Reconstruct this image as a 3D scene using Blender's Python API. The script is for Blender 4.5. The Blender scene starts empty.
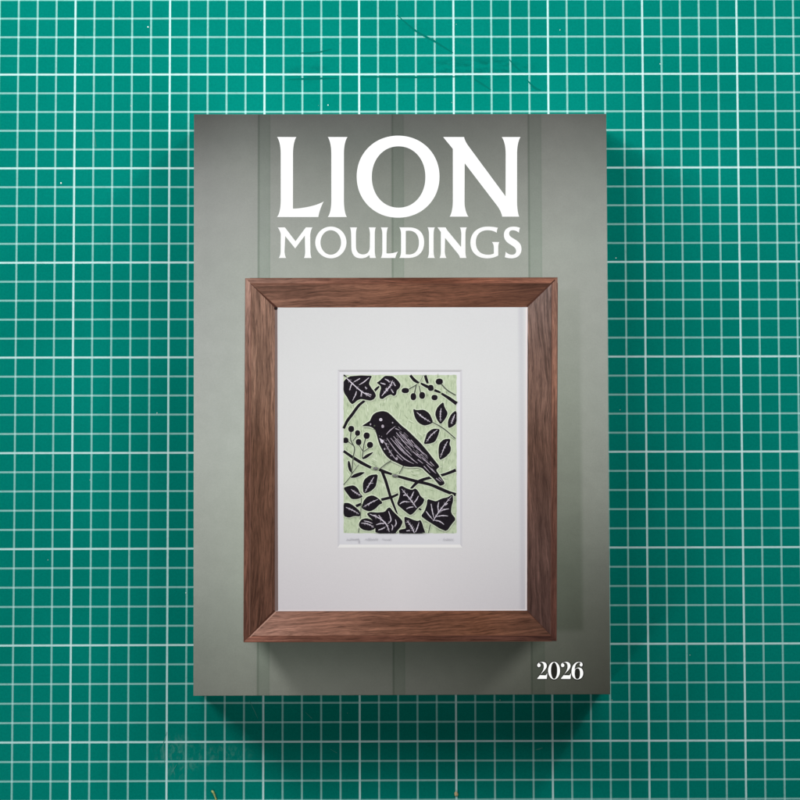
import bpy, bmesh, math, random
from mathutils import Vector, Euler
from mathutils.geometry import tessellate_polygon

random.seed(7)
scene = bpy.context.scene
col = scene.collection
R = math.radians

# ------------------------------------------------------------------ camera
CAM_LOC = Vector((-.0096, -.0797, 1.2))
CAM_ROT = Euler((.0683, -.0047, -.0024), 'XYZ')
F_PX = 2297.84                                   # focal length in pixels of the 800 px photograph
cam_d = bpy.data.cameras.new('camera')
cam = bpy.data.objects.new('camera', cam_d)
col.objects.link(cam)
cam.location = CAM_LOC
cam.rotation_euler = CAM_ROT
cam_d.sensor_width = 36
cam_d.lens = F_PX / 800 * 36
cam_d.clip_start = .02
cam_d.clip_end = 20
scene.camera = cam
CAM_MAT = CAM_ROT.to_matrix()


def ground(px, py, h=0.0):
    """the point of the level plane z = h that the photograph shows at (px, py)"""
    d = CAM_MAT @ Vector(((px - 400) / F_PX, -(py - 400) / F_PX, -1))
    t = (h - CAM_LOC.z) / d.z
    return CAM_LOC + d * t


# ------------------------------------------------------------------ lamps (studio soft boxes round the table)
# distance, azimuth, elevation, width, height, watts
LAMPS = [
    (.55, 111.8, 41.7, .239, .131, 1.99),
    (1.27, 49.4, 28.2, .09, .09, 6.38),
    (1.196, 141.4, 19.3, .348, .629, 22.27),
    (.55, 48.2, 49.6, .396, .152, 2.10),
    (.55, 248.5, 26.4, .06, .06, .88),
]


def lamp_pos(L):
    d, az, el = L[0], R(L[1]), R(L[2])
    return Vector((d * math.cos(az) * math.cos(el), d * math.sin(az) * math.cos(el), d * math.sin(el)))


for L in LAMPS:
    ld = bpy.data.lights.new('softbox', 'AREA')
    ld.shape = 'RECTANGLE'
    ld.size, ld.size_y = L[3], L[4]
    ld.energy = L[5]
    lo = bpy.data.objects.new('softbox', ld)
    col.objects.link(lo)
    lo.location = lamp_pos(L)
    lo.rotation_euler = (-lamp_pos(L)).to_track_quat('-Z', 'Y').to_euler()

wd = bpy.data.worlds.new('World')
scene.world = wd
wd.use_nodes = True
bg = wd.node_tree.nodes['Background']
bg.inputs[0].default_value = (.8, .9, 1, 1)
bg.inputs[1].default_value = .012
scene.view_settings.view_transform = 'Standard'
scene.view_settings.look = 'None'
scene.view_settings.exposure = 0
scene.view_settings.gamma = 1


def level(p):
    """how strongly the lamps light a level sheet at p (to turn a colour measured in the photo into an ink)"""
    e = 0
    for L in LAMPS:
        c = lamp_pos(L)
        n = -c.normalized()
        d = c - p
        r2 = d.length_squared
        r = math.sqrt(r2)
        e += L[5] / math.pi * max(d.z / r, 0) * max(-d.dot(n) / r, 0) / r2
    return e / math.pi


def lin(c):
    c /= 255
    return c / 12.92 if c <= .04045 else ((c + .055) / 1.055) ** 2.4


H = .0331                                        # thickness of the catalogue


def ink(rgb, px, py, k=1.0):
    I = level(ground(px, py, H)) * .97
    return tuple(min(.9, lin(v) / I * k) for v in rgb) + (1,)


# ------------------------------------------------------------------ object helpers
def obj(name, bm, mats, parent=None, smooth=False):
    me = bpy.data.meshes.new(name)
    bm.normal_update()
    bm.to_mesh(me)
    bm.free()
    for m in (mats if isinstance(mats, (list, tuple)) else [mats]):
        me.materials.append(m)
    if smooth:
        for p in me.polygons:
            p.use_smooth = True
    o = bpy.data.objects.new(name, me)
    col.objects.link(o)
    if parent:
        o.parent = parent
    return o


def tag(o, label, cat, group=None):
    o['label'] = label
    o['category'] = cat
    if group:
        o['group'] = group


# ------------------------------------------------------------------ node helper
class Mat:
    def __init__(s, name, rough=.5, spec=.3):
        s.m = bpy.data.materials.new(name)
        s.m.use_nodes = True
        s.t = s.m.node_tree
        s.b = s.t.nodes['Principled BSDF']
        s.b.inputs['Roughness'].default_value = rough
        s.b.inputs['Specular IOR Level'].default_value = spec

    def put(s, sock, v):
        if hasattr(v, 'is_output'):
            s.t.links.new(v, sock)
        else:
            sock.default_value = v

    def math(s, op, a, b=0.0, clamp=False):
        n = s.t.nodes.new('ShaderNodeMath')
        n.operation = op
        n.use_clamp = clamp
        s.put(n.inputs[0], a)
        s.put(n.inputs[1], b)
        return n.outputs[0]

    def xyz(s):
        tc = s.t.nodes.new('ShaderNodeTexCoord')
        sp = s.t.nodes.new('ShaderNodeSeparateXYZ')
        s.t.links.new(tc.outputs['Object'], sp.inputs[0])
        return sp.outputs[0], sp.outputs[1], sp.outputs[2]

    def vec(s, x, y, z=0.0):
        n = s.t.nodes.new('ShaderNodeCombineXYZ')
        s.put(n.inputs[0], x)
        s.put(n.inputs[1], y)
        s.put(n.inputs[2], z)
        return n.outputs[0]

    def noise(s, v, scale, detail=4, rough=.55, dist=0.0):
        n = s.t.nodes.new('ShaderNodeTexNoise')
        s.t.links.new(v, n.inputs['Vector'])
        n.inputs['Scale'].default_value = scale
        n.inputs['Detail'].default_value = detail
        n.inputs['Roughness'].default_value = rough
        n.inputs['Distortion'].default_value = dist
        return n.outputs['Fac']

    def step(s, v, a, b, lo=0.0, hi=1.0, smooth=True):
        n = s.t.nodes.new('ShaderNodeMapRange')
        n.interpolation_type = 'SMOOTHSTEP' if smooth else 'LINEAR'
        n.clamp = True
        s.put(n.inputs['Value'], v)
        s.put(n.inputs['From Min'], a)
        s.put(n.inputs['From Max'], b)
        s.put(n.inputs['To Min'], lo)
        s.put(n.inputs['To Max'], hi)
        return n.outputs[0]

    def band(s, v, a, b, soft):
        return s.math('MULTIPLY', s.step(v, a - soft, a + soft), s.step(v, b - soft, b + soft, 1.0, 0.0))

    def ramp(s, f, stops):
        n = s.t.nodes.new('ShaderNodeValToRGB')
        s.put(n.inputs[0], f)
        e = n.color_ramp.elements
        stops = sorted(stops, key=lambda q: q[0])
        e[0].position, e[0].color = stops[0]
        e[1].position, e[1].color = stops[-1]
        for p, c in stops[1:-1]:
            k = e.new(p)
            k.color = c
        return n.outputs[0]

    def mix(s, f, a, b, mode='MIX'):
        n = s.t.nodes.new('ShaderNodeMix')
        n.data_type = 'RGBA'
        n.blend_type = mode
        s.put(n.inputs[0], f)
        s.put(n.inputs[6], a)
        s.put(n.inputs[7], b)
        return n.outputs[2]

    def gain(s, c, f):
        n = s.t.nodes.new('ShaderNodeVectorMath')
        n.operation = 'SCALE'
        s.put(n.inputs[0], c[:3] if isinstance(c, tuple) else c)
        s.put(n.inputs['Scale'], f)
        return n.outputs[0]

    def color(s, c):
        s.put(s.b.inputs['Base Color'], c)

    def bump(s, h, strength, dist):
        n = s.t.nodes.new('ShaderNodeBump')
        n.inputs['Strength'].default_value = strength
        n.inputs['Distance'].default_value = dist
        s.put(n.inputs['Height'], h)
        s.t.links.new(n.outputs[0], s.b.inputs['Normal'])


def flat(name, rgba, rough=.5, spec=.3):
    m = Mat(name, rough, spec)
    m.color(rgba)
    return m.m


# ------------------------------------------------------------------ table top (the setting)
def slab(x0, x1, y0, y1, z0, z1, bev=0.0, seg=2):
    bm = bmesh.new()
    bmesh.ops.create_cube(bm, size=1)
    for v in bm.verts:
        v.co = Vector((x0 if v.co.x < 0 else x1, y0 if v.co.y < 0 else y1, z0 if v.co.z < 0 else z1))
    if bev:
        bmesh.ops.bevel(bm, geom=bm.edges[:], offset=bev, segments=seg, affect='EDGES', profile=.5)
    return bm


tm = Mat('worktop', .45)
x, y, z = tm.xyz()
tm.color(tm.ramp(tm.noise(tm.vec(tm.math('MULTIPLY', x, .25), y), 40, 5), [(.3, (.16, .15, .14, 1)), (.7, (.24, .23, .215, 1))]))
t = obj('table_top', slab(-1.1, 1.1, -.75, .75, -.033, -.003, .003), tm.m)
t['kind'] = 'structure'

# ------------------------------------------------------------------ cutting mat
CELL = .01
MAT_G = (.0016, .120, .0905, 1)
mm = Mat('mat_vinyl', .6, .0)
x, y, z = mm.xyz()
pos = mm.vec(x, y, z)
mott = mm.noise(pos, 14, 3)
fine = mm.noise(pos, 900, 2)
green = mm.mix(mm.step(mott, .3, .7), (.0002, .1075, .0838, 1), (.0005, .1195, .0950, 1))
green = mm.gain(green, mm.step(fine, .2, .8, .93, 1.07))
# dark rubbed patch above the book and pale smear below it
def blob(cx, cy, rx, ry):
    p = ground(cx, cy)
    a = mm.math('DIVIDE', mm.math('SUBTRACT', x, p.x), rx)
    b = mm.math('DIVIDE', mm.math('SUBTRACT', y, p.y), ry)
    d = mm.math('ADD', mm.math('MULTIPLY', a, a), mm.math('MULTIPLY', b, b))
    return mm.step(d, 0.0, 1.0, 1.0, 0.0)
streaky = mm.noise(mm.vec(mm.math('MULTIPLY', x, .35), y), 260, 5, .6)
rub = mm.math('MULTIPLY', mm.math('MAXIMUM', blob(478, 68, .035, .007), mm.math('MULTIPLY', blob(320, 74, .03, .006), .6)), mm.step(streaky, .42, .62))
green = mm.mix(mm.math('MULTIPLY', rub, .62), green, (.001, .055, .045, 1))
smear_n = mm.noise(mm.vec(x, mm.math('MULTIPLY', y, .45)), 330, 5, .65, 1.2)
smear = mm.math('MULTIPLY', mm.math('MAXIMUM', blob(178, 757, .014, .014), mm.math('MULTIPLY', blob(205, 754, .032, .007), .8)), mm.step(smear_n, .45, .66))
green = mm.mix(mm.math('MULTIPLY', smear, .22), green, (.12, .26, .23, 1))
wisp = mm.step(mm.noise(mm.vec(mm.math('MULTIPLY', x, .6), y), 60, 6, .7, 2.0), .62, .75)
green = mm.mix(mm.math('MULTIPLY', wisp, .018), green, (.10, .22, .2, 1))
# printed grid: thin centimetre lines, bolder lines every fifth one
def dist_line(c, period, off):
    v = mm.math('ADD', mm.math('DIVIDE', mm.math('SUBTRACT', c, off), period), 1000.5)
    return mm.math('MULTIPLY', mm.math('ABSOLUTE', mm.math('SUBTRACT', mm.math('FRACT', v), .5)), period)
wob = mm.math('MULTIPLY', mm.math('SUBTRACT', mm.noise(pos, 3.0, 2), .5), .0006)
gx, gy = mm.math('ADD', x, wob), mm.math('SUBTRACT', y, wob)
OFF = .025
def lines(period, half, soft):
    a = mm.step(dist_line(gx, period, OFF), half - soft, half + soft, 1.0, 0.0)
    b = mm.step(dist_line(gy, period, OFF), half - soft, half + soft, 1.0, 0.0)
    return a, b
ta, tb = lines(CELL, .00048, .00016)
ba, bb = lines(CELL * 5, .00049, .00014)
wear = mm.step(mm.noise(pos, 420, 4, .7), .28, .5, .80, 1.0)
thin_c = (.13, .295, .272, 1)
bold_c = (.28, .43, .418, 1)
both = mm.math('ADD', ta, tb, clamp=True)
c1 = mm.mix(mm.math('MULTIPLY', both, wear), green, thin_c)
cross = mm.math('MULTIPLY', ta, tb)
c1 = mm.mix(mm.math('MULTIPLY', cross, .8), c1, bold_c)
bboth = mm.math('ADD', ba, bb, clamp=True)
c2 = mm.mix(mm.math('MULTIPLY', bboth, wear), c1, bold_c)
c2 = mm.mix(mm.math('MULTIPLY', mm.math('MULTIPLY', ba, bb), .5), c2, (.52, .55, .54, 1))
# plain border outside the ruled area
edge = mm.math('MULTIPLY', mm.step(mm.math('ABSOLUTE', x), .426, .4261, 1.0, 0.0), mm.step(mm.math('ABSOLUTE', y), .276, .2761, 1.0, 0.0))
mm.color(mm.mix(edge, green, c2))
mm.bump(mm.math('ADD', fine, mm.math('MULTIPLY', mm.noise(pos, 2500, 1), .6)), .12, .0003)
mat_o = obj('cutting_mat', slab(-.45, .45, -.30, .30, -.003, 0, .0008), mm.m)
tag(mat_o, 'green self healing cutting mat with white centimetre grid, lying under the catalogue', 'cutting mat')


# knife scratches in the mat
def ribbon_pts(pts, w, fn, n=6):
    """smooth stroke through pts (photo pixels); w = width or list of widths"""
    if not isinstance(w, (list, tuple)):
        w = [w] * len(pts)
    P, Wd = [], []
    q = [pts[0]] + list(pts) + [pts[-1]]
    for i in range(1, len(q) - 2):
        for k in range(n):
            u = k / n
            P.append(tuple(.5 * (2 * q[i][j] + (q[i + 1][j] - q[i - 1][j]) * u + (2 * q[i - 1][j] - 5 * q[i][j] + 4 * q[i + 1][j] - q[i + 2][j]) * u * u + (3 * q[i][j] - q[i - 1][j] - 3 * q[i + 1][j] + q[i + 2][j]) * u ** 3) for j in (0, 1)))
            Wd.append(w[i - 1] * (1 - u) + w[i] * u)
    P.append(tuple(pts[-1]))
    Wd.append(w[-1])
    out = []
    for i, p in enumerate(P):
        a, b = P[max(i - 1, 0)], P[min(i + 1, len(P) - 1)]
        dx, dy = b[0] - a[0], b[1] - a[1]
        L = math.hypot(dx, dy) or 1
        nx, ny = -dy / L * Wd[i] / 2, dx / L * Wd[i] / 2
        out.append((fn(p[0] + nx, p[1] + ny), fn(p[0] - nx, p[1] - ny)))
    return out


def add_ribbon(bm, pts, w, fn, mi=0, n=6):
    rr = ribbon_pts(pts, w, fn, n)
    vs = [(bm.verts.new(a), bm.verts.new(b)) for a, b in rr]
    for (a, b), (c, d) in zip(vs, vs[1:]):
        f = bm.faces.new((a, b, d, c))
        f.normal_update()
        if f.normal.z < 0:
            f.normal_flip()
        f.material_index = mi


cut_dark = flat('cut_groove', (.001, .088, .069, 1), .7, .0)
cut_pale = flat('scuffed_vinyl', (.025, .15, .125, 1), .7, .1)
zc = [.00004]
def on_mat(px, py):
    return ground(px, py, zc[0])
for pts, w, m in [
    ([(397, 15), (416, 31), (434, 41), (453, 53)], [.3, .8, .9, .4], cut_dark),
    ([(474, 79), (482, 84), (491, 90)], [.4, .9, .3], cut_dark),
    ([(527, 80), (535, 88), (541, 90)], [.3, 1.0, .3], cut_dark),
    ([(288, 79.5), (312, 78.6), (338, 78.2)], [.3, 1.0, .3], cut_dark),
    ([(360, 77), (392, 76.8), (420, 77.2), (462, 76.5)], [.3, .9, .8, .3], cut_dark),
    ([(300, 53), (316, 52.6), (332, 49)], [.3, .8, .2], cut_dark),
    ([(508, 58), (515, 66), (521, 71)], [.2, .7, .2], cut_dark),
    ([(249, 700), (254, 710), (258, 719)], [.2, .7, .2], cut_pale),
    ([(305, 712), (312, 718.5)], [.2, .7], cut_pale),
    ([(330, 749), (337, 753)], [.2, .6], cut_pale),
    ([(535.5, 749.8), (539, 749), (543, 747.6)], [.4, 1.1, .3], cut_pale),
    ([(94, 128), (96, 147)], [.2, .5], cut_pale),
    ([(167, 732), (163, 747), (165, 764)], [.2, .8, .2], cut_pale),
    ([(172, 772), (177, 764)], [.9, .2], cut_pale),
]:
    bm = bmesh.new()
    add_ribbon(bm, pts, [q * (2.4 if m is cut_dark else 1.3) for q in w], on_mat)
    obj('cut_mark', bm, m, mat_o)
    zc[0] += .000004

# dust on the mat, a green fibre and an ochre fleck at the near edge
dust_m = flat('dust', (.42, .5, .46, 1), .9, .1)
bm = bmesh.new()
spots = [(148, 27, 1.1), (61, 183, 1.2), (186, 593, .9), (328, 105, .8), (131, 106, .6), (660, 64, .7), (157, 413, .7), (500, 700, .6), (612, 700, .5), (620, 410, .6), (616, 258, .8),
         (48, 560, .5), (700, 470, .5), (690, 655, .5), (90, 480, .5), (720, 210, .5), (560, 30, .5)]
for k in range(8):
    spots.append((random.uniform(5, 795), random.choice([random.uniform(5, 108), random.uniform(705, 795)]), random.uniform(.25, .45)))
for px, py, r in spots:
    res = bmesh.ops.create_icosphere(bm, subdivisions=1, radius=1)
    p = ground(px, py)
    for v in res['verts']:
        v.co = Vector((p.x + v.co.x * r * .00042 * random.uniform(.6, 1.3), p.y + v.co.y * r * .00042 * random.uniform(.6, 1.3), .00006 + v.co.z * .00005))
du = obj('dust', bm, dust_m)
du['kind'] = 'stuff'
du['label'] = 'scattered pale specks of dust on the green cutting mat'
du['category'] = 'dust'

fm = Mat('fibre', .7)
x, y, z = fm.xyz()
fm.color(fm.ramp(fm.noise(fm.vec(x, y, z), 900, 2), [(.35, (.13, .19, .045, 1)), (.65, (.30, .32, .13, 1))]))
bm = bmesh.new()
path = [(211.6, 790.6, .8), (213.4, 792.2, 1.15), (214.4, 794.6, .9), (215.2, 797, .7), (216.4, 800, .9), (216.2, 803, .5)]
rings = []
for i, (px, py, r) in enumerate(path):
    a, b = path[max(i - 1, 0)], path[min(i + 1, len(path) - 1)]
    dv = (ground(b[0], b[1]) - ground(a[0], a[1])).normalized()
    sd = Vector((-dv.y, dv.x, 0))
    rr = r * .00052
    c = ground(px, py) + Vector((0, 0, rr * .9))
    rings.append([bm.verts.new(c + sd * rr * math.cos(q * math.pi / 4) + Vector((0, 0, rr * math.sin(q * math.pi / 4)))) for q in range(8)])
for a, b in zip(rings, rings[1:]):
    for q in range(8):
        bm.faces.new((a[q], a[(q + 1) % 8], b[(q + 1) % 8], b[q]))
bm.faces.new(rings[0])
bm.faces.new(rings[-1][::-1])
bmesh.ops.recalc_face_normals(bm, faces=bm.faces[:])
tag(obj('plant_fibre', bm, fm.m, smooth=True), 'tiny bent yellow-green fibre on the mat below the lower left corner of the catalogue', 'fibre')

bm = bmesh.new()
bmesh.ops.create_icosphere(bm, subdivisions=2, radius=1)
p = ground(456.3, 794)
for v in bm.verts:
    s = random.uniform(.75, 1.15)
    v.co = Vector((p.x + v.co.x * .0010 * s, p.y + v.co.y * .0013 * s, .0005 + v.co.z * .0006 * s))
tag(obj('paint_fleck', bm, flat('ochre', (.34, .27, .14, 1), .7)), 'tiny ochre fleck lying on a bold grid line below the catalogue', 'fleck')

# ------------------------------------------------------------------ the catalogue
corner = {k: ground(px, py, H) for k, (px, py) in dict(tl=(194, 114.3), tr=(606.2, 113.9), bl=(193.4, 695.8), br=(610.2, 694.3)).items()}
O = sum(corner.values(), Vector()) / 4
O.z = 0
book = bpy.data.objects.new('catalogue', None)
col.objects.link(book)
book.location = O
book.empty_display_size = .05
tag(book, 'thick paperback picture framing catalogue with grey green cover, lying flat on the cutting mat', 'catalogue')
Q = [corner[k] - O for k in ('bl', 'br', 'tr', 'tl')]      # local outline


def prism(scale, z0, z1, bev=0, dx=0.0):
    bm = bmesh.new()
    lo = [bm.verts.new((q.x * scale[0] + dx, q.y * scale[1], z0)) for q in Q]
    hi = [bm.verts.new((q.x * scale[0] + dx, q.y * scale[1], z1)) for q in Q]
    bm.faces.new(lo[::-1])
    bm.faces.new(hi)
    for i in range(4):
        bm.faces.new((lo[i], lo[(i + 1) % 4], hi[(i + 1) % 4], hi[i]))
    if bev:
        bmesh.ops.bevel(bm, geom=bm.edges[:], offset=bev, segments=2, affect='EDGES', profile=.5)
    return bm


PHOTO = [None]


def px_coords(m):
    """cover millimetres expressed as the pixel ruler the cover was measured with"""
    x, y, z = m.xyz()
    u = m.math('ADD', m.math('MULTIPLY', x, 414.5 / (Q[1].x - Q[0].x) * 1.0 + 0), 401.2)
    v = m.math('SUBTRACT', 404.6, m.math('MULTIPLY', y, 580.9 / (Q[3].y - Q[0].y)))
    return u, v, m.vec(x, y, z)


def grad(m, u, v, cols, y0, y1):
    """printed tone: vertical ramps of ink blended from left to right"""
    fv = m.step(v, y0, y1, smooth=False)
    out = None
    for i, (cx, stops) in enumerate(cols):
        r = m.ramp(fv, [((py - y0) / (y1 - y0), ink(c, cx, py)) for py, c in stops])
        out = r if out is None else m.mix(m.step(u, cols[i - 1][0], cx, smooth=False), out, r)
    return out


# the cover's printed photograph: a sage green boarded wall
wm = Mat('cover_print', .42, .07)
u, v, pos = px_coords(wm)
base = grad(wm, u, v, [
    (205, [(116, (86, 87, 83)), (140, (107, 109, 105)), (180, (140, 142, 138)), (220, (155, 158, 153)), (270, (163, 167, 161)), (350, (170, 174, 168)), (450, (170, 175, 167)), (520, (158, 163, 154)), (580, (144, 149, 140)), (640, (122, 127, 118)), (694, (110, 113, 105))]),
    (240, [(116, (96, 98, 94)), (140, (116, 119, 114)), (180, (147, 150, 144)), (220, (162, 165, 159)), (270, (168, 173, 165)), (350, (174, 179, 171)), (450, (174, 180, 171)), (520, (162, 168, 157)), (580, (150, 156, 145)), (640, (130, 135, 125)), (694, (116, 119, 110))]),
    (400, [(116, (95, 97, 93)), (140, (108, 112, 106)), (180, (130, 134, 126)), (220, (147, 152, 143)), (270, (164, 169, 158)), (400, (170, 175, 164)), (560, (140, 145, 134)), (640, (112, 115, 106)), (694, (98, 99, 92))]),
    (560, [(116, (100, 101, 96)), (150, (123, 125, 119)), (200, (148, 151, 144)), (250, (162, 167, 158)), (300, (164, 168, 159)), (400, (155, 160, 149)), (500, (133, 136, 126)), (570, (104, 108, 98)), (620, (87, 90, 81)), (694, (69, 71, 63))]),
    (603, [(116, (92, 94, 89)), (150, (118, 121, 115)), (200, (145, 149, 142)), (250, (157, 162, 154)), (300, (160, 164, 156)), (400, (151, 156, 147)), (500, (129, 133, 124)), (570, (97, 100, 92)), (620, (79, 81, 73)), (694, (61, 62, 55))]),
], 114, 697)
# board joints: a dark line and a slightly greener bevel beside it
for gx0, gx1 in ((257.6, 269.5), (392.6, 404.5), (530.3, 543.5)):
    base = wm.mix(wm.band(u, gx0, gx1, .8), base, wm.mix(1.0, base, (.83, .88, .85, 1), 'MULTIPLY'))
    base = wm.mix(wm.math('MULTIPLY', wm.band(u, gx0 - .6, gx0 + 1.4, .7), .8), base, wm.mix(1.0, base, (.66, .71, .67, 1), 'MULTIPLY'))
    base = wm.mix(wm.math('MULTIPLY', wm.band(u, gx1 - 1.0, gx1 + .4, .6), .5), base, wm.mix(1.0, base, (.80, .86, .82, 1), 'MULTIPLY'))
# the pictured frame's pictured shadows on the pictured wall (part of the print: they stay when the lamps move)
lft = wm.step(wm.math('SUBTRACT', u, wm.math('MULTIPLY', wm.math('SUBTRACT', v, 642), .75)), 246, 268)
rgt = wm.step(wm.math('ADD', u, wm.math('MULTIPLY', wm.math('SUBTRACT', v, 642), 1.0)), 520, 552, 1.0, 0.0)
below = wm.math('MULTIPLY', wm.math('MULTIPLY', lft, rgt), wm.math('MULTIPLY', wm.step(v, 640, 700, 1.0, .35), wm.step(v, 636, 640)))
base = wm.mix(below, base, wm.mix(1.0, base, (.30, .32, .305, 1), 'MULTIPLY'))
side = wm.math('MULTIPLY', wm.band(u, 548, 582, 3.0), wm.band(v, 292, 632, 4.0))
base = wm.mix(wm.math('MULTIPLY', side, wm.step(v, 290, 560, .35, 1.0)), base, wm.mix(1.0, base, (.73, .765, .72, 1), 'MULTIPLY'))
base = wm.gain(base, wm.step(wm.noise(pos, 1500, 3, .6), .2, .8, .955, 1.045))
base = wm.gain(base, wm.step(wm.noise(pos, 130, 3), .25, .75, .97, 1.03))
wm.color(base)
wm.bump(wm.noise(pos, 60, 2), .04, .0004)

pg = Mat('page_edges', .85, .1)
x, y, z = pg.xyz()
pg.color(pg.ramp(pg.noise(pg.vec(pg.math('MULTIPLY', x, .05), pg.math('MULTIPLY', y, .05), z), 9000, 2), [(.35, (.42, .41, .39, 1)), (.6, (.72, .71, .68, 1))]))
obj('page_block', prism((.992, .994), .0006, H - .0005, 0, .0004), pg.m, book)
back_m = flat('back_cover_print', (.09, .095, .085, 1), .42, .07)
obj('back_cover', prism((1, 1), .0, .0005), back_m, book)
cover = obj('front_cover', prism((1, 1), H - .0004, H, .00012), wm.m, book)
bm = bmesh.new()
q0, q3 = Q[0], Q[3]
vs = [bm.verts.new(c) for c in ((q0.x, q0.y, .0006), (q3.x, q3.y, .0006), (q3.x, q3.y, H - .0005), (q0.x, q0.y, H - .0005))]
vs2 = [bm.verts.new(c.co + Vector((.0004, 0, 0))) for c in vs]
bm.faces.new(vs)
bm.faces.new(vs2[::-1])
for i in range(4):
    bm.faces.new((vs[i], vs[(i + 1) % 4], vs2[(i + 1) % 4], vs2[i]))
bmesh.ops.recalc_face_normals(bm, faces=bm.faces[:])
obj('spine', bm, back_m, book)

# ------------------------------------------------------------------ printing inks on the cover, in thin layers
Z = [H + .00003]
DZ = .000003


def lay(px, py):
    p = ground(px, py, H) - O
    return Vector((p.x, p.y, Z[0]))


def up():
    Z[0] += DZ


def add_poly(bm, loops, mi=0):
    """filled outline (first loop) with holes (the rest), photo pixels"""
    loops3 = [[Vector((a, b, 0)) for a, b in lp] for lp in loops]
    tri = tessellate_polygon(loops3)
    verts = [bm.verts.new(lay(a, b)) for lp in loops for a, b in lp]
    for t in tri:
        try:
            f = bm.faces.new([verts[i] for i in t])
        except ValueError:
            continue
        f.normal_update()
        if f.normal.z < 0:
            f.normal_flip()
        f.material_index = mi


def svg(d, fx, fy):
    """M/L/Q/C outline -> list of loops in photo pixels"""
    tok = d.replace('M', ' M ').replace('L', ' L ').replace('Q', ' Q ').replace('C', ' C ').replace('Z', ' Z ').replace(',', ' ').split()
    loops, cur, i, cmd = [], [], 0, None
    def num():
        nonlocal i
        a, b = float(tok[i]), float(tok[i + 1])
        i += 2
        return (a, b)
    while i < len(tok):
        if tok[i] in 'MLQCZ':
            cmd = tok[i]
            i += 1
            if cmd == 'Z':
                loops.append(cur)
                cur = []
            continue
        if cmd == 'M':
            cur = [num()]
            cmd = 'L'
        elif cmd == 'L':
            cur.append(num())
        elif cmd == 'Q':
            a, c, b = cur[-1], num(), num()
            cur += [tuple((1 - t) ** 2 * a[j] + 2 * t * (1 - t) * c[j] + t * t * b[j] for j in (0, 1)) for t in [k / 10 for k in range(1, 11)]]
        elif cmd == 'C':
            a, c, e, b = cur[-1], num(), num(), num()
            cur += [tuple((1 - t) ** 3 * a[j] + 3 * t * (1 - t) ** 2 * c[j] + 3 * t * t * (1 - t) * e[j] + t ** 3 * b[j] for j in (0, 1)) for t in [k / 14 for k in range(1, 15)]]
    return [[(fx(a), fy(b)) for a, b in lp] for lp in loops]


def oval(cx, cy, rx, ry, n=56, p=2.0):
    out = []
    for k in range(n):
        a = 2 * math.pi * k / n
        c, s = math.cos(a), math.sin(a)
        out.append((cx + rx * math.copysign(abs(c) ** (2 / p), c), cy + ry * math.copysign(abs(s) ** (2 / p), s)))
    return out


# --- the framed picture on the cover
TO, TI, LO_, RO, BO = 278.0, 307.3, 245.4, 557.4, 641.6
o_tl, o_tr, o_bl, o_br = (245.4, 278.2), (557.6, 277.6), (243.6, 642.0), (556.4, 641.0)
i_tl, i_tr, i_bl, i_br = (275.2, 307.6), (527.6, 307.2), (275.6, 611.2), (527.0, 610.6)


def walnut(name, horiz, main, k=1.0, seed=0.0, chev=0.0, ctr=(400, 460)):
    """printed walnut: main = [(pixel along the rail, colour)]"""
    m = Mat(name, .42, .07)
    u, v, pos = px_coords(m)
    along, across = (u, v) if horiz else (v, u)
    y0, y1 = main[0][0], main[-1][0]
    f = m.step(along, y0, y1, smooth=False)
    st = []
    for a, c in main:
        px, py = (a, ctr[1]) if horiz else (ctr[0], a)
        st.append(((a - y0) / (y1 - y0), ink(c, px, py, k)))
    base = m.ramp(f, st)
    warp = m.math('MULTIPLY', m.math('SUBTRACT', m.noise(m.vec(m.math('MULTIPLY', along, .010), m.math('MULTIPLY', across, .02), seed), 1.0, 2), .5), 15.0)
    acw = m.math('ADD', m.math('ADD', across, warp), m.math('MULTIPLY', along, chev))
    g1 = m.noise(m.vec(m.math('MULTIPLY', along, .012), m.math('MULTIPLY', acw, .44), seed + 3), 1.0, 4, .6)
    g2 = m.noise(m.vec(m.math('MULTIPLY', along, .10), m.math('MULTIPLY', acw, 1.0), seed + 7), 1.0, 3, .6)
    g3 = m.noise(m.vec(m.math('MULTIPLY', along, .012), m.math('MULTIPLY', acw, .07), seed + 11), 1.0, 2)
    fac = m.step(g1, .3, .7, .64, 1.28)
    fac = m.math('MULTIPLY', fac, m.step(g2, .25, .75, .74, 1.24))
    fac = m.math('MULTIPLY', fac, m.step(g3, .3, .7, .76, 1.22))
    pores = m.step(m.noise(m.vec(m.math('MULTIPLY', along, .06), m.math('MULTIPLY', acw, .95), seed + 17), 1.0, 3), .54, .68)
    fac = m.math('MULTIPLY', fac, m.math('SUBTRACT', 1.0, m.math('MULTIPLY', pores, .44)))
    c = m.gain(base, fac)
    redder = m.mix(1.0, c, (.98, .99, .99, 1), 'MULTIPLY')
    m.color(m.mix(m.step(g3, .35, .65), c, redder))
    return m.m


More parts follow.
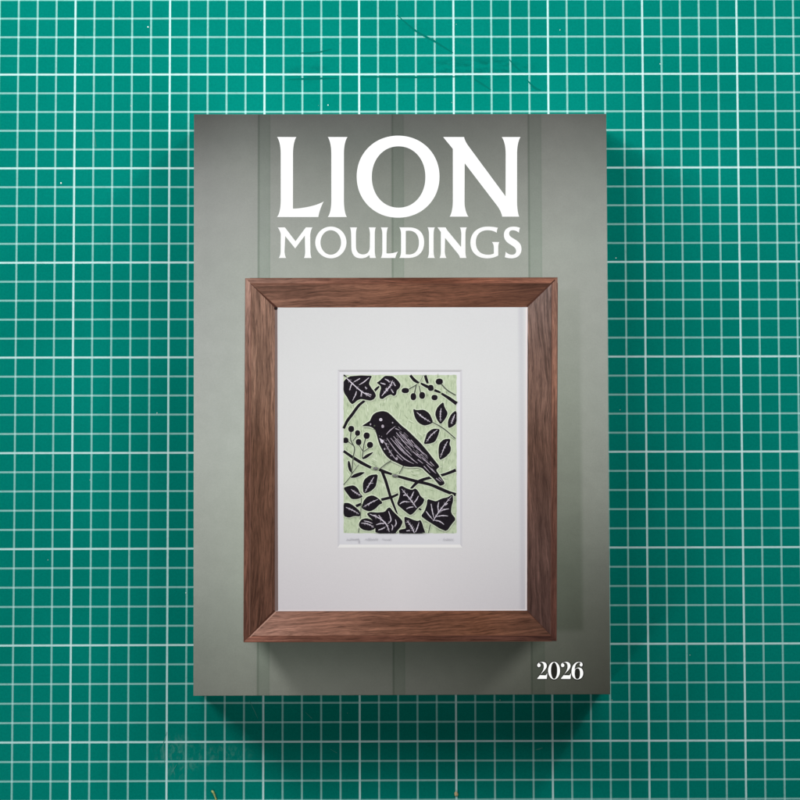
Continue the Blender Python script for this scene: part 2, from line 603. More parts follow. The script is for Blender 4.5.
rails = [
    ('top', True, [o_tl, o_tr, i_tr, i_tl],
     [(246, (130, 95, 80)), (400, (120, 81, 63)), (480, (111, 73, 56)), (556, (96, 63, 49))],
     [(246, (172, 132, 116)), (330, (150, 104, 86)), (420, (118, 74, 56)), (480, (126, 80, 62)), (556, (152, 102, 82))], (0, 6), (400, 292)),
    ('left', False, [o_bl, o_tl, i_tl, i_bl],
     [(280, (148, 114, 98)), (370, (138, 106, 90)), (450, (112, 80, 64)), (540, (98, 68, 54)), (640, (84, 56, 45))],
     [(280, (172, 136, 122)), (360, (148, 112, 98)), (450, (120, 82, 68)), (640, (92, 60, 49))], (5, 0), (260, 450)),
    ('right', False, [o_tr, o_br, i_br, i_tr],
     [(280, (134, 112, 105)), (360, (124, 97, 86)), (450, (105, 77, 65)), (540, (88, 65, 58)), (640, (68, 48, 43))],
     [(280, (152, 114, 99)), (380, (142, 101, 84)), (450, (114, 78, 64)), (540, (88, 58, 49)), (640, (72, 45, 38))], (-5.5, 0), (542, 450)),
    ('bottom', True, [o_br, o_bl, i_bl, i_br],
     [(246, (154, 116, 102)), (320, (140, 100, 84)), (400, (118, 80, 63)), (480, (106, 69, 51)), (556, (98, 67, 54))],
     [(246, (124, 82, 69)), (330, (105, 69, 56)), (430, (86, 55, 44)), (556, (72, 46, 39))], (0, -5.6), (400, 626)),
]
for i, (nm, hz, quad, main, edge_c, (ex, ey), ctr) in enumerate(rails):
    wa = walnut('walnut_' + nm, hz, main, 1.0, i * 5.3 + 1, [.05, .02, -.03, .06][i], ctr)
    wb = walnut('walnut_edge_' + nm, hz, edge_c, 1.0, i * 5.3 + 2.5, 0, ctr)
    a, b, c, d = quad                        # outer start, outer end, inner end, inner start
    k = .19
    e1 = (a[0] + (d[0] - a[0]) * k, a[1] + (d[1] - a[1]) * k)
    e2 = (b[0] + (c[0] - b[0]) * k, b[1] + (c[1] - b[1]) * k)
    bm = bmesh.new()
    add_poly(bm, [[e1, e2, c, d]], 0)
    add_poly(bm, [[a, b, e2, e1]], 1)
    up()
    add_ribbon(bm, [e1, ((e1[0] + e2[0]) / 2, (e1[1] + e2[1]) / 2), e2], [.9, .8, .7], lay, 2, 2)
    add_ribbon(bm, [(a[0] * .985 + b[0] * .015, a[1] * .985 + b[1] * .015), b], [.5, .5], lay, 2, 2)
    obj('frame_rail', bm, [wa, wb, flat('rail_line_' + nm, ink({'top': (112, 73, 58), 'left': (114, 82, 69), 'right': (96, 66, 56), 'bottom': (98, 63, 50)}[nm], *ctr), .42, .07)], cover)
up()
# mitre lines
mit_d = flat('mitre_dark', ink((78, 47, 37), 400, 330), .42, .07)
mit_l = flat('mitre_light', ink((176, 138, 122), 260, 620), .42, .07)
for pts, w, mt in (([(250, 283), (276, 307.4)], [.3, 2.4], mit_d), ([(555, 279.8), (527, 306.4)], [1.2, 2.0], mit_d), ([(248, 637.5), (274.5, 610.5)], [.6, 1.8], mit_d),
                   ([(553, 637.5), i_br], [.3, .6], mit_d), ([(250, 637.2), (275.8, 611.8)], [.8, 1.2], mit_l)):
    up()
    bm = bmesh.new()
    add_ribbon(bm, pts, w, lay, 0, 1)
    obj('mitre_joint', bm, mt, cover)

# mount board
up()
mo = Mat('mount_print', .42, .07)
u, v, pos = px_coords(mo)
cm = grad(mo, u, v, [
    (280, [(308, (217, 217, 217)), (380, (221, 221, 221)), (470, (218, 217, 217)), (540, (208, 205, 206)), (610, (197, 192, 195))]),
    (400, [(308, (223, 223, 223)), (380, (227, 227, 227)), (470, (220, 219, 219)), (540, (212, 209, 210)), (610, (203, 198, 200))]),
    (522, [(308, (222, 222, 223)), (380, (223, 223, 223)), (470, (213, 212, 213)), (540, (203, 201, 202)), (610, (188, 184, 187))]),
], 307, 611)
edge_r = mo.band(u, 519.5, 525.0, 2.2)
cm = mo.mix(mo.math('MULTIPLY', edge_r, .75), cm, mo.mix(1.0, cm, (.82, .82, .85, 1), 'MULTIPLY'))
cm = mo.gain(cm, mo.step(mo.noise(pos, 1400, 3), .2, .8, .985, 1.015))
mo.color(cm)
bm = bmesh.new()
add_poly(bm, [[i_tl, i_tr, i_br, i_bl]])
obj('mount_board', bm, mo.m, cover)
up()
rab_d = flat('rebate_shade', ink((124, 106, 102), 276, 400), .42, .07)
rab_k = flat('rebate_gap', ink((38, 26, 26), 276, 308), .42, .07)
rab_l = flat('rebate_lit', ink((226, 214, 214), 527, 450), .42, .07)
bm = bmesh.new()
add_ribbon(bm, [(276.2, 308), (276.3, 460), (276.5, 610.9)], [2.4, 2.9, 3.3], lay, 0)
up()
add_ribbon(bm, [(526.6, 308), (526.2, 610)], [1.6, 1.4], lay, 2)
up()
add_ribbon(bm, [(278, 610.4), (526, 609.8)], [1.2, 1.0], lay, 2)
up()
add_poly(bm, [oval(275.9, 308.4, 1.9, 1.6, 14)], 1)
obj('rebate_line', bm, [rab_d, rab_k, rab_l], cover)

# bevelled window of the mount and the paper in it
up()
bev_g = flat('bevel_grey', ink((196, 195, 196), 400, 370), .42, .07)
bev_w = flat('bevel_white', ink((226, 224, 222), 400, 545), .42, .07)
bev_s = flat('bevel_side', ink((206, 204, 208), 338, 460), .42, .07)
bm = bmesh.new()
A_, B_, C_, D_ = (337.6, 369.9), (462.2, 369.9), (462.2, 547.6), (337.6, 547.6)
a_, b_, c_, d_ = (339.6, 372.0), (460.0, 372.0), (460.2, 544.6), (339.6, 544.6)
add_poly(bm, [[A_, B_, b_, a_]], 0)
add_poly(bm, [[D_, C_, c_, d_]], 1)
add_poly(bm, [[A_, D_, d_, a_]], 2)
add_poly(bm, [[B_, C_, c_, b_]], 2)
obj('mount_window', bm, [bev_g, bev_w, bev_s], cover)
pp = Mat('art_paper', .42, .07)
u, v, pos = px_coords(pp)
pc = grad(pp, u, v, [(340, [(372, (228, 227, 231)), (460, (226, 224, 229)), (533, (210, 209, 213)), (546, (205, 204, 209))]), (460, [(372, (233, 232, 236)), (460, (226, 225, 230)), (533, (210, 209, 213)), (546, (207, 206, 210))])], 370, 548)
pp.color(pc)
bm = bmesh.new()
add_poly(bm, [[a_, b_, c_, d_]])
obj('art_paper', bm, pp.m, cover)

# --- the linocut
def A(p): return [(335 + x / 11.43, 365 + y / 11.43) for x, y in p]
def B(p): return [(395 + x / 11.43, 365 + y / 11.43) for x, y in p]
def C(p): return [(335 + x / 11.43, 425 + y / 11.43) for x, y in p]
def D(p): return [(395 + x / 11.43, 425 + y / 11.43) for x, y in p]
def E(p): return [(335 + x / 11.43, 485 + y / 11.43) for x, y in p]
def F(p): return [(395 + x / 11.43, 485 + y / 11.43) for x, y in p]
def T(p): return [(325 + x / 5.333, 360 + y / 5.333) for x, y in p]

X0, X1, Y0, Y1 = 343.6, 456.6, 375.0, 533.2


def smooth(lp, n=2):
    for _ in range(n):
        out = []
        for a, b in zip(lp, lp[1:] + lp[:1]):
            out += [(a[0] * .8 + b[0] * .2, a[1] * .8 + b[1] * .2), (a[0] * .2 + b[0] * .8, a[1] * .2 + b[1] * .8)]
        lp = out
    return lp


def grow(lp, w):
    ar = sum(a[0] * b[1] - b[0] * a[1] for a, b in zip(lp, lp[1:] + lp[:1]))
    s = 1 if ar > 0 else -1
    out = []
    for i, p in enumerate(lp):
        a, b = lp[i - 1], lp[(i + 1) % len(lp)]
        dx, dy = b[0] - a[0], b[1] - a[1]
        L = math.hypot(dx, dy) or 1
        out.append((p[0] + s * dy / L * w, p[1] - s * dx / L * w))
    return out


def inset(loops, w):
    return [grow(lp, -w if i == 0 else w) for i, lp in enumerate(loops)]


def clip(lp):
    return [(min(max(a, X0), X1), min(max(b, Y0), Y1)) for a, b in lp]


def inky(name, rgb, px=400, py=455, amp=.25):
    m = Mat(name, .42, .07)
    x, y, z = m.xyz()
    c = ink(rgb, px, py)
    m.color(m.gain(c, m.step(m.noise(m.vec(x, y, z), 1300, 3, .65), .25, .75, 1 - amp, 1 + amp)))
    return m.m


K = inky('black_ink', (30, 26, 32), amp=.35)
HALO = inky('pale_green_halo', (219, 228, 204), amp=.05)
GREY = inky('carved_line', (176, 166, 178), amp=.2)
PALE = inky('carved_highlight', (216, 208, 220), amp=.1)
STEM = inky('grey_green_line', (92, 100, 84), amp=.25)
GRN = Mat('green_ink', .42, .07)
x, y, z = GRN.xyz()
gv = GRN.vec(x, y, z)
gn = GRN.noise(GRN.vec(x, GRN.math('MULTIPLY', y, .35)), 900, 4, .6, .6)
GRN.color(GRN.ramp(gn, [(.30, ink((158, 173, 143), 400, 455)), (.46, ink((188, 201, 170), 400, 455)), (.72, ink((200, 211, 183), 400, 455))]))
STREAK = inky('green_streak', (146, 162, 130), amp=.25)

Z[0] += .000006
bm = bmesh.new()
rag = []
for k in range(41):
    rag.append((X0 + (X1 - X0) * k / 40, Y0 + random.uniform(-.35, .2)))
for k in range(1, 56):
    rag.append((X1 + random.uniform(-.2, .3), Y0 + (Y1 - Y0) * k / 56))
for k in range(40, -1, -1):
    rag.append((X0 + (X1 - X0) * k / 40, Y1 + random.uniform(-.2, .45)))
for k in range(55, 0, -1):
    rag.append((X0 + random.uniform(-.3, .2), Y0 + (Y1 - Y0) * k / 56))
add_poly(bm, [rag])
rs = random.Random(11)
for k in range(210):
    px, py = rs.uniform(X0 + 2, X1 - 2), rs.uniform(Y0 + 2, Y1 - 2)
    if py < 415:
        ang = math.pi / 2 + rs.uniform(-.2, .2) + (px - 400) * .004
    elif py > 470 and px > 400:
        ang = .25 + rs.uniform(-.3, .3)
    else:
        ang = math.atan2(py - 440, px - 395) + math.pi / 2 + rs.uniform(-.4, .4)
    ln = rs.uniform(1.4, 4.2)
    Z[0] += 1.5e-7
    add_ribbon(bm, [(px - math.cos(ang) * ln, py - math.sin(ang) * ln), (px + rs.uniform(-.3, .3), py), (px + math.cos(ang) * ln, py + math.sin(ang) * ln)], [.15, rs.uniform(.5, 1.1), .15], lay, 1 if rs.random() < .62 else 2, 2)
for k in range(150):
    px, py = rs.uniform(X0 + 3, X1 - 3), rs.uniform(Y0 + 4, Y1 - 3)
    ang = math.pi / 2 + rs.uniform(-.35, .35) if py < 430 else (.3 if px > 395 else 1.2) + rs.uniform(-.5, .5)
    ln = rs.uniform(1.5, 4.5)
    Z[0] += 1.5e-7
    add_ribbon(bm, [(px - math.cos(ang) * ln, py - math.sin(ang) * ln), (px + rs.uniform(-.4, .4), py), (px + math.cos(ang) * ln, py + math.sin(ang) * ln)], [.1, rs.uniform(.4, .8), .1], lay, 2 if k % 5 else 1, 2)
obj('printed_ground', bm, [GRN.m, STREAK, HALO], cover)

ZH = Z[0] + 2 * DZ                 # halos, black and carved lines keep to three bands of height
ZK = ZH + .00007
ZV = ZK + .00007
cnt = [0]


class Motif:
    def __init__(s):
        s.bm = bmesh.new()

    def _z(s, base):
        cnt[0] += 1
        Z[0] = base + cnt[0] * 4.5e-7

    def fill(s, lp, n=2, halo=1.0, mi=0):
        lp = clip(smooth(lp, n))
        if halo:
            s._z(ZH)
            add_poly(s.bm, [clip(grow(lp, halo))], 1)
        s._z(ZK)
        add_poly(s.bm, [lp], mi)

    def line(s, pts, w, halo=.8, mi=0, band=None):
        pts = clip(pts)
        if mi == 0:
            w = [q * 1.15 for q in w]
        if halo:
            s._z(ZH)
            ww = [q + 2 * halo for q in w] if isinstance(w, (list, tuple)) else w + 2 * halo
            add_ribbon(s.bm, pts, ww, lay, 1)
        s._z(ZK if band is None else band)
        add_ribbon(s.bm, pts, w, lay, mi)

    def vein(s, pts, w=.8, mi=2):
        s._z(ZV)
        wd = [w * .55] + [w] * (len(pts) - 2) + [w * .3] if len(pts) > 2 else [w, w * .35]
        add_ribbon(s.bm, clip(pts), wd, lay, mi)

    def done(s, name):
        return obj(name, s.bm, [K, HALO, GREY, PALE, STEM], cover)


# branches first, so that leaves and the bird lie over them
m = Motif()
m.line(A([(340, 408), (270, 465), (200, 560), (140, 640), (100, 725)]), [2.0, 2.5, 2.7, 2.6, 2.2])
m.line(A([(452, 298), (478, 268), (508, 243)]), [2.2, 2.2, 1.2])
m.done('branch')
m = Motif()
m.line(B([(175, 118), (220, 172), (272, 205)]), [2.2, 2.9, 1.8])
m.line(B([(295, 210), (345, 236), (400, 262), (440, 282)]), [1.6, 2.6, 2.6, 1.8])
m.line(B([(450, 288), (495, 305), (520, 315)]), [2.4, 2.0, 1.4])
m.line(B([(530, 325), (620, 382), (705, 442)]), [1.8, 2.9, 3.2])
m.line(B([(345, 118), (358, 165), (374, 208)]), [2.4, 2.6, 2.0])
m.line(B([(318, 118), (300, 165), (282, 200)]), [.5, .6, .4], .3, 4)
m.done('branch')
m = Motif()
m.line(C([(92, 298), (200, 368), (300, 430), (412, 488)]), [2.3, 2.6, 2.9, 2.4])
m.line(C([(505, 508), (560, 532), (650, 562)]), [2.6, 2.8, 1.8])
m.line(D([(20, 582), (120, 610), (250, 645), (400, 680), (520, 730), (620, 772), (695, 796)]), [2.0, 2.6, 2.7, 2.6, 2.9, 2.8, 3.0])
m.done('branch')
m = Motif()
m.line(C([(535, 525), (580, 640), (628, 800)]) + E([(665, 215), (712, 335)]), [2.4, 2.6, 2.4, 2.0, 1.2])
m.done('branch')
m = Motif()
m.line(E([(528, 168), (640, 140), (722, 104)]), [2.4, 2.3, 2.0])
m.line(D([(180, 730), (260, 652), (360, 612), (470, 590), (580, 560), (695, 515)]), [1.8, 2.8, 2.5, 2.6, 2.3, 2.8])
m.done('branch')
for pts, w, hl, mi in ((E([(240, 242), (305, 214)]), [2.6, 2.2], .6, 0), (E([(302, 150), (292, 350), (268, 542)]), [.9, .8, .9], .3, 4),
                       (F([(402, 455), (392, 500), (384, 545)]), [1.1, 1.0, .9], .4, 4), (F([(270, 268), (300, 285)]), [1.6, 1.4], .4, 0),
                       (C([(98, 682), (165, 605), (205, 540), (268, 455)]), [1.0, .9, .8, .6], .3, 4), (B([(420, 650), (520, 704), (600, 762), (690, 842)]), [.8, 1.4, 1.2, 1.3], .5, 4)):
    m = Motif()
    m.line(pts, w, hl, mi)
    m.done('stem')

# berries
def berries(spots, stems, fn, extra=None):
    m = Motif()
    for pts, w in stems:
        m.line(fn(pts), w * 1.35, .5, 4)
    for bx, by, rx, ry in spots:
        (cx, cy), = fn([(bx, by)])
        m.fill(oval(cx, cy, rx / 11.43, ry / 11.43, 14, 2.3), 1, .8)
    if extra:
        for lp in extra:
            m.fill(fn(lp), 2, .8)
    return m.done('berry_sprig')


berries([(118, 292, 44, 31), (210, 362, 33, 42), (310, 348, 34, 40), (452, 372, 36, 32), (408, 262, 34, 36), (506, 190, 42, 36)],
        [([(160, 275), (255, 222)], .9), ([(222, 325), (242, 235)], .9), ([(292, 315), (276, 240)], .9), ([(532, 222), (600, 290), (692, 345)], 1.1)], B)
berries([(185, 45, 35, 36), (258, 92, 30, 33), (362, 122, 36, 38), (122, 175, 34, 34), (270, 195, 34, 36), (400, 228, 36, 36)],
        [([(182, 80), (180, 170), (222, 260), (212, 350), (200, 440), (190, 555)], .9), ([(255, 120), (205, 180)], .7), ([(150, 190), (215, 240)], .7), ([(350, 155), (328, 240), (312, 380)], .9), ([(272, 225), (318, 300)], .7), ([(390, 262), (330, 300)], .7)], C,
        [[(308, 385), (350, 340), (442, 303), (420, 335), (360, 380), (320, 392)],
         [(150, 402), (170, 420), (182, 470), (192, 552), (160, 520), (143, 460)],
         [(168, 605), (220, 560), (290, 538), (347, 538), (300, 575), (240, 602)]])


def ticks(m, path, n, ln, w, ang):
    for k in range(1, n + 1):
        u = k / (n + 1) * (len(path) - 1)
        i = min(int(u), len(path) - 2)
        f = u - i
        x0, y0 = [path[i][j] * (1 - f) + path[i + 1][j] * f for j in (0, 1)]
        t = math.atan2(path[i + 1][1] - path[i][1], path[i + 1][0] - path[i][0])
        for sd in (-1, 1):
            a = t + sd * ang
            l2 = ln * rs.uniform(.7, 1.15)
            m.vein([(x0 + math.cos(a) * .5, y0 + math.sin(a) * .5), (x0 + math.cos(a) * l2, y0 + math.sin(a) * l2)], w)


def leaf(lp, veins, n=1):
    m = Motif()
    m.fill(grow(lp, .3), n, .9)
    for vv in veins:
        m.vein(vv, .8, 3)
    ticks(m, veins[0], 4, 2.0, .5, .7)
    m.done('leaf')


leaf(B([(208, 498), (245, 520), (330, 512), (392, 555), (436, 655), (390, 678), (330, 690), (270, 660), (228, 600)]), [B([(250, 542), (318, 598), (405, 652)]), B([(300, 590), (290, 560)])])
leaf(B([(552, 425), (562, 480), (602, 550), (575, 612), (520, 680), (480, 620), (460, 560), (480, 495), (515, 455)]), [B([(528, 495), (518, 565), (520, 645)])])
leaf(B([(700, 515), (645, 560), (606, 640), (610, 722), (650, 706), (700, 668)]), [B([(684, 565), (662, 620), (640, 675)])], 1)
leaf(D([(512, 45), (430, 45), (370, 90), (350, 150), (328, 218), (400, 210), (455, 190), (490, 120)]), [D([(485, 55), (412, 118), (358, 195)])])
leaf(D([(634, 158), (560, 165), (510, 210), (498, 290), (508, 402), (570, 370), (630, 310), (637, 260), (618, 220)]), [D([(600, 188), (562, 260), (518, 372)])])
leaf(C([(490, 563), (400, 575), (340, 620), (318, 680), (328, 785), (400, 760), (460, 710), (477, 640)]), [C([(445, 595), (392, 680), (340, 770)]), C([(400, 665), (440, 665)])])
leaf(E([(96, 33), (150, 15), (215, 5), (260, 40), (285, 100), (320, 133), (260, 157), (190, 160), (150, 110)]), [E([(185, 50), (232, 85), (295, 122)])])
leaf(E([(546, 206), (490, 150), (430, 118), (370, 135), (330, 180), (302, 262), (350, 287), (400, 300), (460, 270), (500, 225)]), [E([(490, 165), (402, 205), (325, 252)]), E([(400, 205), (380, 240)])])
leaf(E([(96, 206), (160, 208), (210, 238), (284, 300), (288, 358), (220, 350), (160, 372), (96, 352)]), [E([(125, 255), (200, 288), (275, 332)])], 1)
leaf(E([(272, 450), (300, 395), (360, 380), (420, 400), (462, 440), (457, 500), (400, 522), (330, 512), (288, 487)]), [E([(300, 435), (375, 445), (445, 485)]), E([(330, 410), (380, 420), (430, 440)])])


def ivy(lp, main, side, n=1):
    m = Motif()
    m.fill(grow(lp, .3), n, .9)
    m.vein(main, 1.0, 3)
    ticks(m, main, 5, 2.8, .55, .75)
    for s in side:
        m.vein(s, .95, 3)
        ticks(m, s, 2, 1.6, .5, .6)
    m.done('ivy_leaf')


ivy(A([(100, 185), (165, 132), (230, 127), (300, 122), (370, 125), (422, 124), (400, 168), (385, 215), (412, 265), (450, 310), (467, 355), (442, 390), (405, 405), (350, 395), (300, 385), (255, 400), (220, 432), (195, 447), (165, 415), (140, 365), (110, 325), (98, 280), (98, 230)]),
    A([(120, 138), (190, 205), (300, 300), (410, 366)]), [A([(285, 155), (215, 195)]), A([(388, 145), (330, 195), (275, 228)]), A([(188, 220), (165, 292)]), A([(245, 300), (235, 340), (200, 408)]), A([(345, 250), (360, 272)]), A([(305, 310), (298, 362)]), A([(345, 320), (420, 345)])])
m = Motif()
m.line(A([(92, 102), (115, 125), (135, 145)]), [1.2, 1.1, .8], 0)
m.done('stem')
ivy(A([(476, 205), (510, 185), (545, 150), (570, 127), (620, 127), (660, 130), (690, 155), (722, 185), (748, 225), (737, 260), (702, 290), (697, 337), (670, 352), (640, 332), (600, 347), (570, 367), (545, 388), (513, 382), (510, 340), (518, 300), (530, 265), (520, 235), (498, 215)]),
    A([(535, 355), (590, 287), (632, 240), (660, 175)]), [A([(570, 160), (605, 178), (625, 200)]), A([(690, 240), (665, 195)]), A([(520, 205), (550, 215), (580, 222)]), A([(668, 320), (640, 275)]), A([(600, 300), (580, 270)])])
ivy(E([(366, 328), (400, 310), (480, 318), (570, 310), (600, 270), (625, 256), (660, 300), (700, 340), (742, 380), (773, 420), (748, 480), (702, 530), (690, 552), (462, 552), (463, 480), (460, 430), (420, 390), (383, 355)]),
    E([(398, 333), (520, 388), (590, 455), (620, 535)]), [E([(612, 300), (640, 400), (600, 445)]), E([(470, 455), (520, 440), (570, 440)]), E([(690, 395), (700, 440), (680, 480)]), E([(495, 515), (540, 500), (575, 480)]), E([(500, 345), (530, 385)]), E([(645, 450), (660, 480), (650, 520)]), E([(440, 345), (470, 350)])])
ivy(F([(45, 28), (75, 10), (130, 40), (190, 60), (235, 40), (265, 75), (290, 130), (337, 165), (312, 220), (260, 260), (210, 320), (175, 342), (130, 310), (70, 260), (23, 220), (48, 150), (60, 90)]),
    F([(245, 260), (175, 165), (75, 45)]), [F([(215, 75), (195, 120), (180, 160)]), F([(268, 125), (245, 170), (215, 205)]), F([(55, 218), (100, 190), (165, 195)]), F([(130, 272), (170, 255), (212, 250)]), F([(95, 120), (120, 110)])])
ivy(F([(372, 160), (430, 180), (470, 190), (540, 155), (600, 145), (658, 105), (662, 180), (642, 250), (637, 320), (694, 390), (650, 440), (590, 528), (520, 500), (440, 450), (360, 400), (298, 355), (340, 300), (365, 230)]),
    F([(435, 410), (525, 275), (645, 130)]), [F([(412, 215), (425, 290), (445, 380)]), F([(355, 300), (385, 340), (430, 395)]), F([(500, 195), (490, 250), (500, 320)]), F([(615, 272), (560, 282), (508, 305)]), F([(605, 355), (540, 350), (470, 362)]), F([(560, 452), (510, 415), (440, 402)]), F([(600, 210), (570, 230)])])
ivy(F([(108, 362), (150, 375), (210, 402), (260, 415), (290, 400), (312, 450), (325, 500), (352, 552), (50, 552), (45, 520), (75, 508), (130, 500), (112, 430)]),
    F([(222, 550), (190, 480), (135, 405)]), [F([(232, 540), (255, 490), (275, 425)]), F([(130, 525), (170, 520)])])
m = Motif()
m.fill(E([(772, 512), (800, 498), (812, 555), (762, 555)]), 1, .4)
m.done('ivy_leaf')

# the bird on the branch
m = Motif()
body = [(361.6, 426.2), (364.6, 424.2), (367.4, 422.4), (370.0, 420.9), (371.2, 417.6), (373.2, 414.4), (376.6, 412.2), (382.2, 410.9), (387.6, 412.0), (393.0, 416.9), (400.4, 424.6), (408, 430.6), (415.1, 437.6), (421.2, 443.6), (427.4, 451.0), (433.5, 458.9), (439.8, 466.7)]
body += D([(482, 500), (470, 518), (500, 560), (520, 590), (572, 664), (548, 688), (512, 697), (480, 660), (440, 612), (400, 578), (350, 532), (308, 490), (250, 477), (180, 482), (100, 472), (40, 442)])
body += C([(700, 430), (640, 403), (600, 370), (560, 322), (515, 242), (490, 165), (470, 90), (440, 30)])
body += T([(274, 390), (268, 372), (252, 360), (236, 354)])
m.fill(body, 1, 1.1)
m.line(C([(640, 408), (580, 445), (522, 492)]), [1.2, .9, .9], .3, 4)
m.line(C([(782, 470), (755, 515), (735, 555)]), [1.1, .9, .9], .3, 4)
for cx, cy, rx, ry in ((465, 497, 40, 26), (690, 580, 46, 24)):
    (a, b), = C([(cx, cy)])
    m._z(ZK + .00001)
    add_poly(m.bm, [oval(a, b, rx / 11.43 * .8, ry / 11.43 * .7, 16)], 4)
    for k in (-1, 0, 1):
        m.vein([(a + k * 1.5 - .4, b - 1.2), (a + k * 1.6 + .4, b + 1.2)], .7)
for cx, cy, r, mi in ((380.8, 419.7, 1.55, 3), (382.7, 426.3, 1.7, 2), (392.6, 422.8, .8, 2), (386.6, 444, .9, 2), (384.6, 449, 1.0, 2), (396.6, 458.8, 1.5, 2), (391, 455.5, .8, 2), (370.5, 424.3, 1.0, 2), (389.5, 452, .6, 2), (374.5, 425.8, .8, 4)):
    m._z(ZV)
    add_poly(m.bm, [oval(cx, cy, r * (.8 if mi == 2 else 1), r, 10)], mi)
m._z(ZV)
add_poly(m.bm, [C([(506, 148), (560, 180), (545, 212), (525, 200)])], 3)
m._z(ZV + .000004)
add_poly(m.bm, [oval(380.9, 419.8, .45, .45, 8)], 0)
m.vein(C([(588, 108), (630, 62), (690, 15)]), 1.0)
for fn, ln in (
    (C, [[(592, 150), (690, 285), (800, 400)], [(636, 150), (740, 270), (812, 345)], [(668, 130), (745, 215), (815, 290)], [(700, 88), (760, 160), (830, 240)], [(742, 90), (800, 150)], [(690, 40), (740, 60)], [(560, 190), (640, 320), (700, 400)]]),
    (D, [[(0, 285), (110, 388), (215, 445)], [(0, 172), (90, 290), (190, 385), (260, 440)], [(15, 85), (90, 180), (165, 265)], [(85, 110), (150, 190), (215, 265)], [(180, 170), (230, 225)], [(228, 240), (290, 295), (365, 352)], [(150, 160), (210, 240)],
         [(130, 290), (190, 350)], [(200, 300), (250, 345), (300, 385)], [(260, 395), (320, 440)], [(310, 370), (370, 430), (430, 475)], [(330, 470), (400, 545)], [(360, 450), (430, 520), (470, 555)], [(400, 420), (450, 470)], [(415, 500), (450, 530)], [(470, 610), (525, 650)], [(500, 600), (545, 645)], [(55, 250), (105, 300)], [(250, 330), (290, 350)], [(20, 345), (90, 410)]])):
    for pts in ln:
        m.vein(fn(pts), .95)
for k in range(46):
    u, w_ = rs.random(), rs.uniform(-1, 1)
    cx = 397 + u * 30
    cy = 433 + u * 27 + w_ * (8.5 - 5 * u)
    ln = rs.uniform(1.2, 3.4)
    m.vein([(cx - ln * .72, cy - ln * .7), (cx + ln * .72, cy + ln * .7)], rs.uniform(.3, .5))
for k in range(16):
    u = rs.random()
    cx, cy = 379.5 + u * 11 + rs.uniform(-1, 3), 434 + u * 20 + rs.uniform(-2, 1)
    m.vein([(cx, cy - .5), (cx + .4, cy + .6)], .5)
m.done('printed_bird')

# pencil title and signature under the print
Z[0] = ZV
PEN = flat('pencil', ink((184, 182, 190), 400, 540), .42, .07)
def scribble(words, name, seed):
    r = random.Random(seed)
    bm = bmesh.new()
    for x0, x1, desc in words:
        pts, xx, k = [], x0, 0
        while xx < x1:
            hgt = r.uniform(1.0, 2.4) if k % 2 else r.uniform(-.2, .3)
            pts.append((xx, 540.4 - hgt))
            xx += r.uniform(.7, 1.2)
            k += 1
        if desc:
            pts.insert(len(pts) - 1, (x1 - .8, 543.4))
        Z[0] += 1e-6
        add_ribbon(bm, pts, .34, lay, 0, 4)
    obj(name, bm, PEN, cover)
scribble([(346.5, 360, True), (365, 378, False), (382, 391.5, False)], 'pencil_note', 3)
scribble([(438.5, 440.5, False), (443, 454, False)], 'signature', 9)

# ------------------------------------------------------------------ lettering
Z[0] = H + .00003
wk = Mat('white_ink', .42, .07)
wx, wy, wz = wk.xyz()
wk.color(wk.gain((.50, .50, .495, 1), wk.step(wk.noise(wk.vec(wx, wy, wz), 1200, 3), .25, .75, .96, 1.04)))
WHITE = wk.m
WHITE2 = flat('bright_white_ink', (.76, .76, .745, 1), .42, .07)
bm = bmesh.new()
s1 = 800 / 140
f1x, f1y = (lambda a: 260 + a / s1), (lambda b: 120 + b / s1)
f2x = lambda a: 395 + a / s1
for d, fx in (
    ('M97 97 L208 97 Q190 127 189 190 L189 507 Q300 500 365 465 Q345 500 333 555 L97 555 Q117 528 118 462 L118 190 Q117 125 97 97Z', f1x),
    ('M387 97 L500 97 Q481 127 480 190 L480 462 Q481 528 497 555 L387 555 Q406 528 407 462 L407 190 Q406 127 387 97Z', f1x),
    ('M275 97 L395 97 Q400 122 421 150 L632 436 L632 190 Q631 130 610 97 L717 97 Q699 130 698 190 L698 470 Q699 522 710 553 L612 553 Q606 520 580 486 L398 247 L398 470 Q399 520 420 553 L312 553 Q330 520 330 460 L330 165 Z', f2x),
):
    add_poly(bm, inset(svg(d, fx, f1y), .12))
add_poly(bm, inset([oval(398.1, 176.7, 41.5, 41.1, 90, 2.06), oval(398.6, 177.0, 26.7, 30.6, 80, 2.08)], .12))
obj('title_lettering', bm, WHITE, cover)

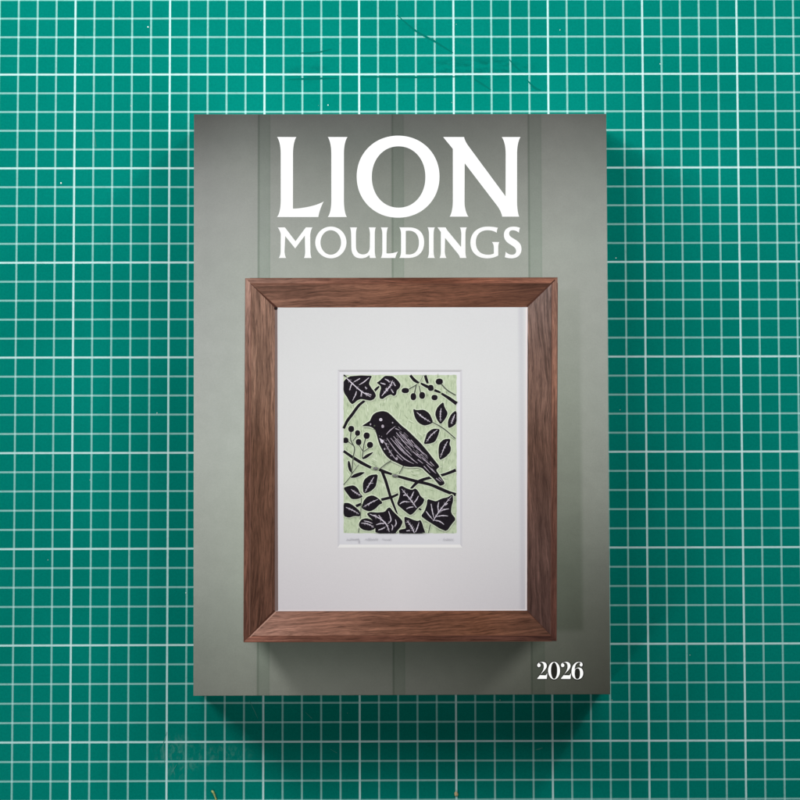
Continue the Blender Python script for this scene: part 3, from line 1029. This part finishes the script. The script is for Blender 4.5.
bm = bmesh.new()
s2 = 800 / 130
gx1, gx2, gyy = (lambda a: 270 + a / s2), (lambda a: 400 + a / s2), (lambda b: 215 + b / s2)
for d, fx in (
    ('M45 75 L92 75 L157 160 L220 75 L263 75 Q249 100 249 130 L250 225 Q251 248 257 266 L207 266 Q215 248 215 225 L214 128 L155 207 L94 131 L91 225 Q92 248 101 266 L52 266 Q63 248 64 225 L65 118 Q62 98 45 75Z', gx1),
    ('M490 75 L538 75 Q530 92 530 120 L530 190 C531 228 548 241 572 241 C598 241 613 226 613 190 L614 120 Q614 95 606 75 L653 75 Q646 92 646 120 L646 220 Q647 248 654 266 L614 266 L611 248 C598 262 580 268 560 268 C522 268 499 246 499 195 L498 120 Q498 95 490 75Z', gx1),
    ('M680 75 L728 75 Q720 92 719 120 L718 236 Q762 236 792 221 Q778 240 772 266 L680 266 Q690 248 690 222 L690 120 Q690 92 680 75Z', gx1),
    ('M-6 75 L55 75 C116 75 150 110 150 168 C150 230 112 266 48 266 L-6 266 Q5 248 5 222 L5 120 Q5 92 -6 75Z M37 98 L55 98 C92 98 115 124 115 169 C115 218 90 242 54 242 L37 242Z', gx2),
    ('M168 75 L216 75 Q208 92 208 120 L208 222 Q208 248 216 266 L168 266 Q177 248 177 222 L177 120 Q177 92 168 75Z', gx2),
    ('M230 75 L282 75 Q286 86 296 98 L376 196 L376 120 Q376 95 367 75 L413 75 Q404 92 404 120 L404 230 Q405 250 411 266 L368 266 Q366 252 352 235 L277 142 L277 225 Q278 248 288 266 L242 266 Q250 248 250 222 L250 105Z', gx2),
    ('M604 78 Q596 95 597 112 C580 100 560 95 540 95 C495 95 468 122 468 168 C468 215 496 243 540 243 C555 243 567 241 576 236 L576 200 Q576 178 562 165 L613 165 Q606 180 606 200 L606 250 C585 262 562 268 536 268 C472 268 432 230 432 170 C432 110 474 70 540 70 C564 70 586 73 604 78Z', gx2),
    ('M740 79 Q733 95 734 112 C720 100 706 95 694 95 C680 95 673 103 673 114 C673 130 688 137 706 148 C734 164 749 180 749 210 C749 246 724 268 686 268 C670 268 655 265 643 260 Q649 242 648 222 C660 236 674 243 688 243 C704 243 713 235 713 222 C713 204 698 195 680 184 C654 168 638 152 638 122 C638 90 662 70 698 70 C714 70 728 73 740 79Z', gx2),
):
    add_poly(bm, inset(svg(d, fx, gyy), .24))
add_poly(bm, inset([oval(270 + 374.5 / s2, 215 + 169 / s2, 97.5 / s2, 99 / s2, 60), oval(270 + 374 / s2, 215 + 169 / s2, 62 / s2, 74 / s2, 50)], .24))
obj('subtitle_lettering', bm, WHITE, cover)

s3 = 800 / 90
hx, hy = (lambda a: 530 + a / s3), (lambda b: 650 + b / s3)
two = 'M69 150 C60 142 61 127 72 117 C83 107 97 103 112 104 C136 106 150 119 150 140 C150 160 136 176 118 194 L90 222 L92 224 C108 222 122 224 132 224 C142 224 147 216 149 207 L155 207 L149 258 L65 258 L65 249 C88 222 117 190 121 156 C124 130 114 111 96 110 C88 110 82 113 80 118 C92 120 98 130 95 141 C91 153 77 157 69 150Z'
six = 'M468 126 C471 139 464 147 455 147 C445 147 439 139 440 130 C441 123 445 119 450 116 C446 112 440 110 434 111 C412 115 400 140 398 172 C408 160 422 154 436 155 C460 157 474 176 474 204 C474 238 454 262 420 262 C388 262 368 234 368 192 C368 142 394 107 433 104 C452 103 465 111 468 126Z M421 163 C405 164 398 178 398 206 C398 238 405 257 420 257 C437 257 444 238 444 208 C444 180 438 163 421 163Z'
YR = []
YR.append(svg(two, hx, hy))
YR.append([oval(530 + 214 / s3, 650 + 183 / s3, 54 / s3, 79 / s3, 48), oval(530 + 214 / s3, 650 + 183 / s3, 27 / s3, 73 / s3, 40)])
YR.append(svg(two, lambda a: hx(a + 211), hy))
YR.append(svg(six, hx, hy))
DARK = flat('year_shadow_ink', ink((36, 36, 32), 560, 670), .42, .07)
bm = bmesh.new()
for lp in YR:
    up()
    add_poly(bm, [grow(lp[0], .7)], 1)
up()
for lp in YR:
    add_poly(bm, [grow(q, -.14 if i == 0 else .1) for i, q in enumerate(lp)], 0)
obj('year_lettering', bm, [WHITE2, DARK], cover)
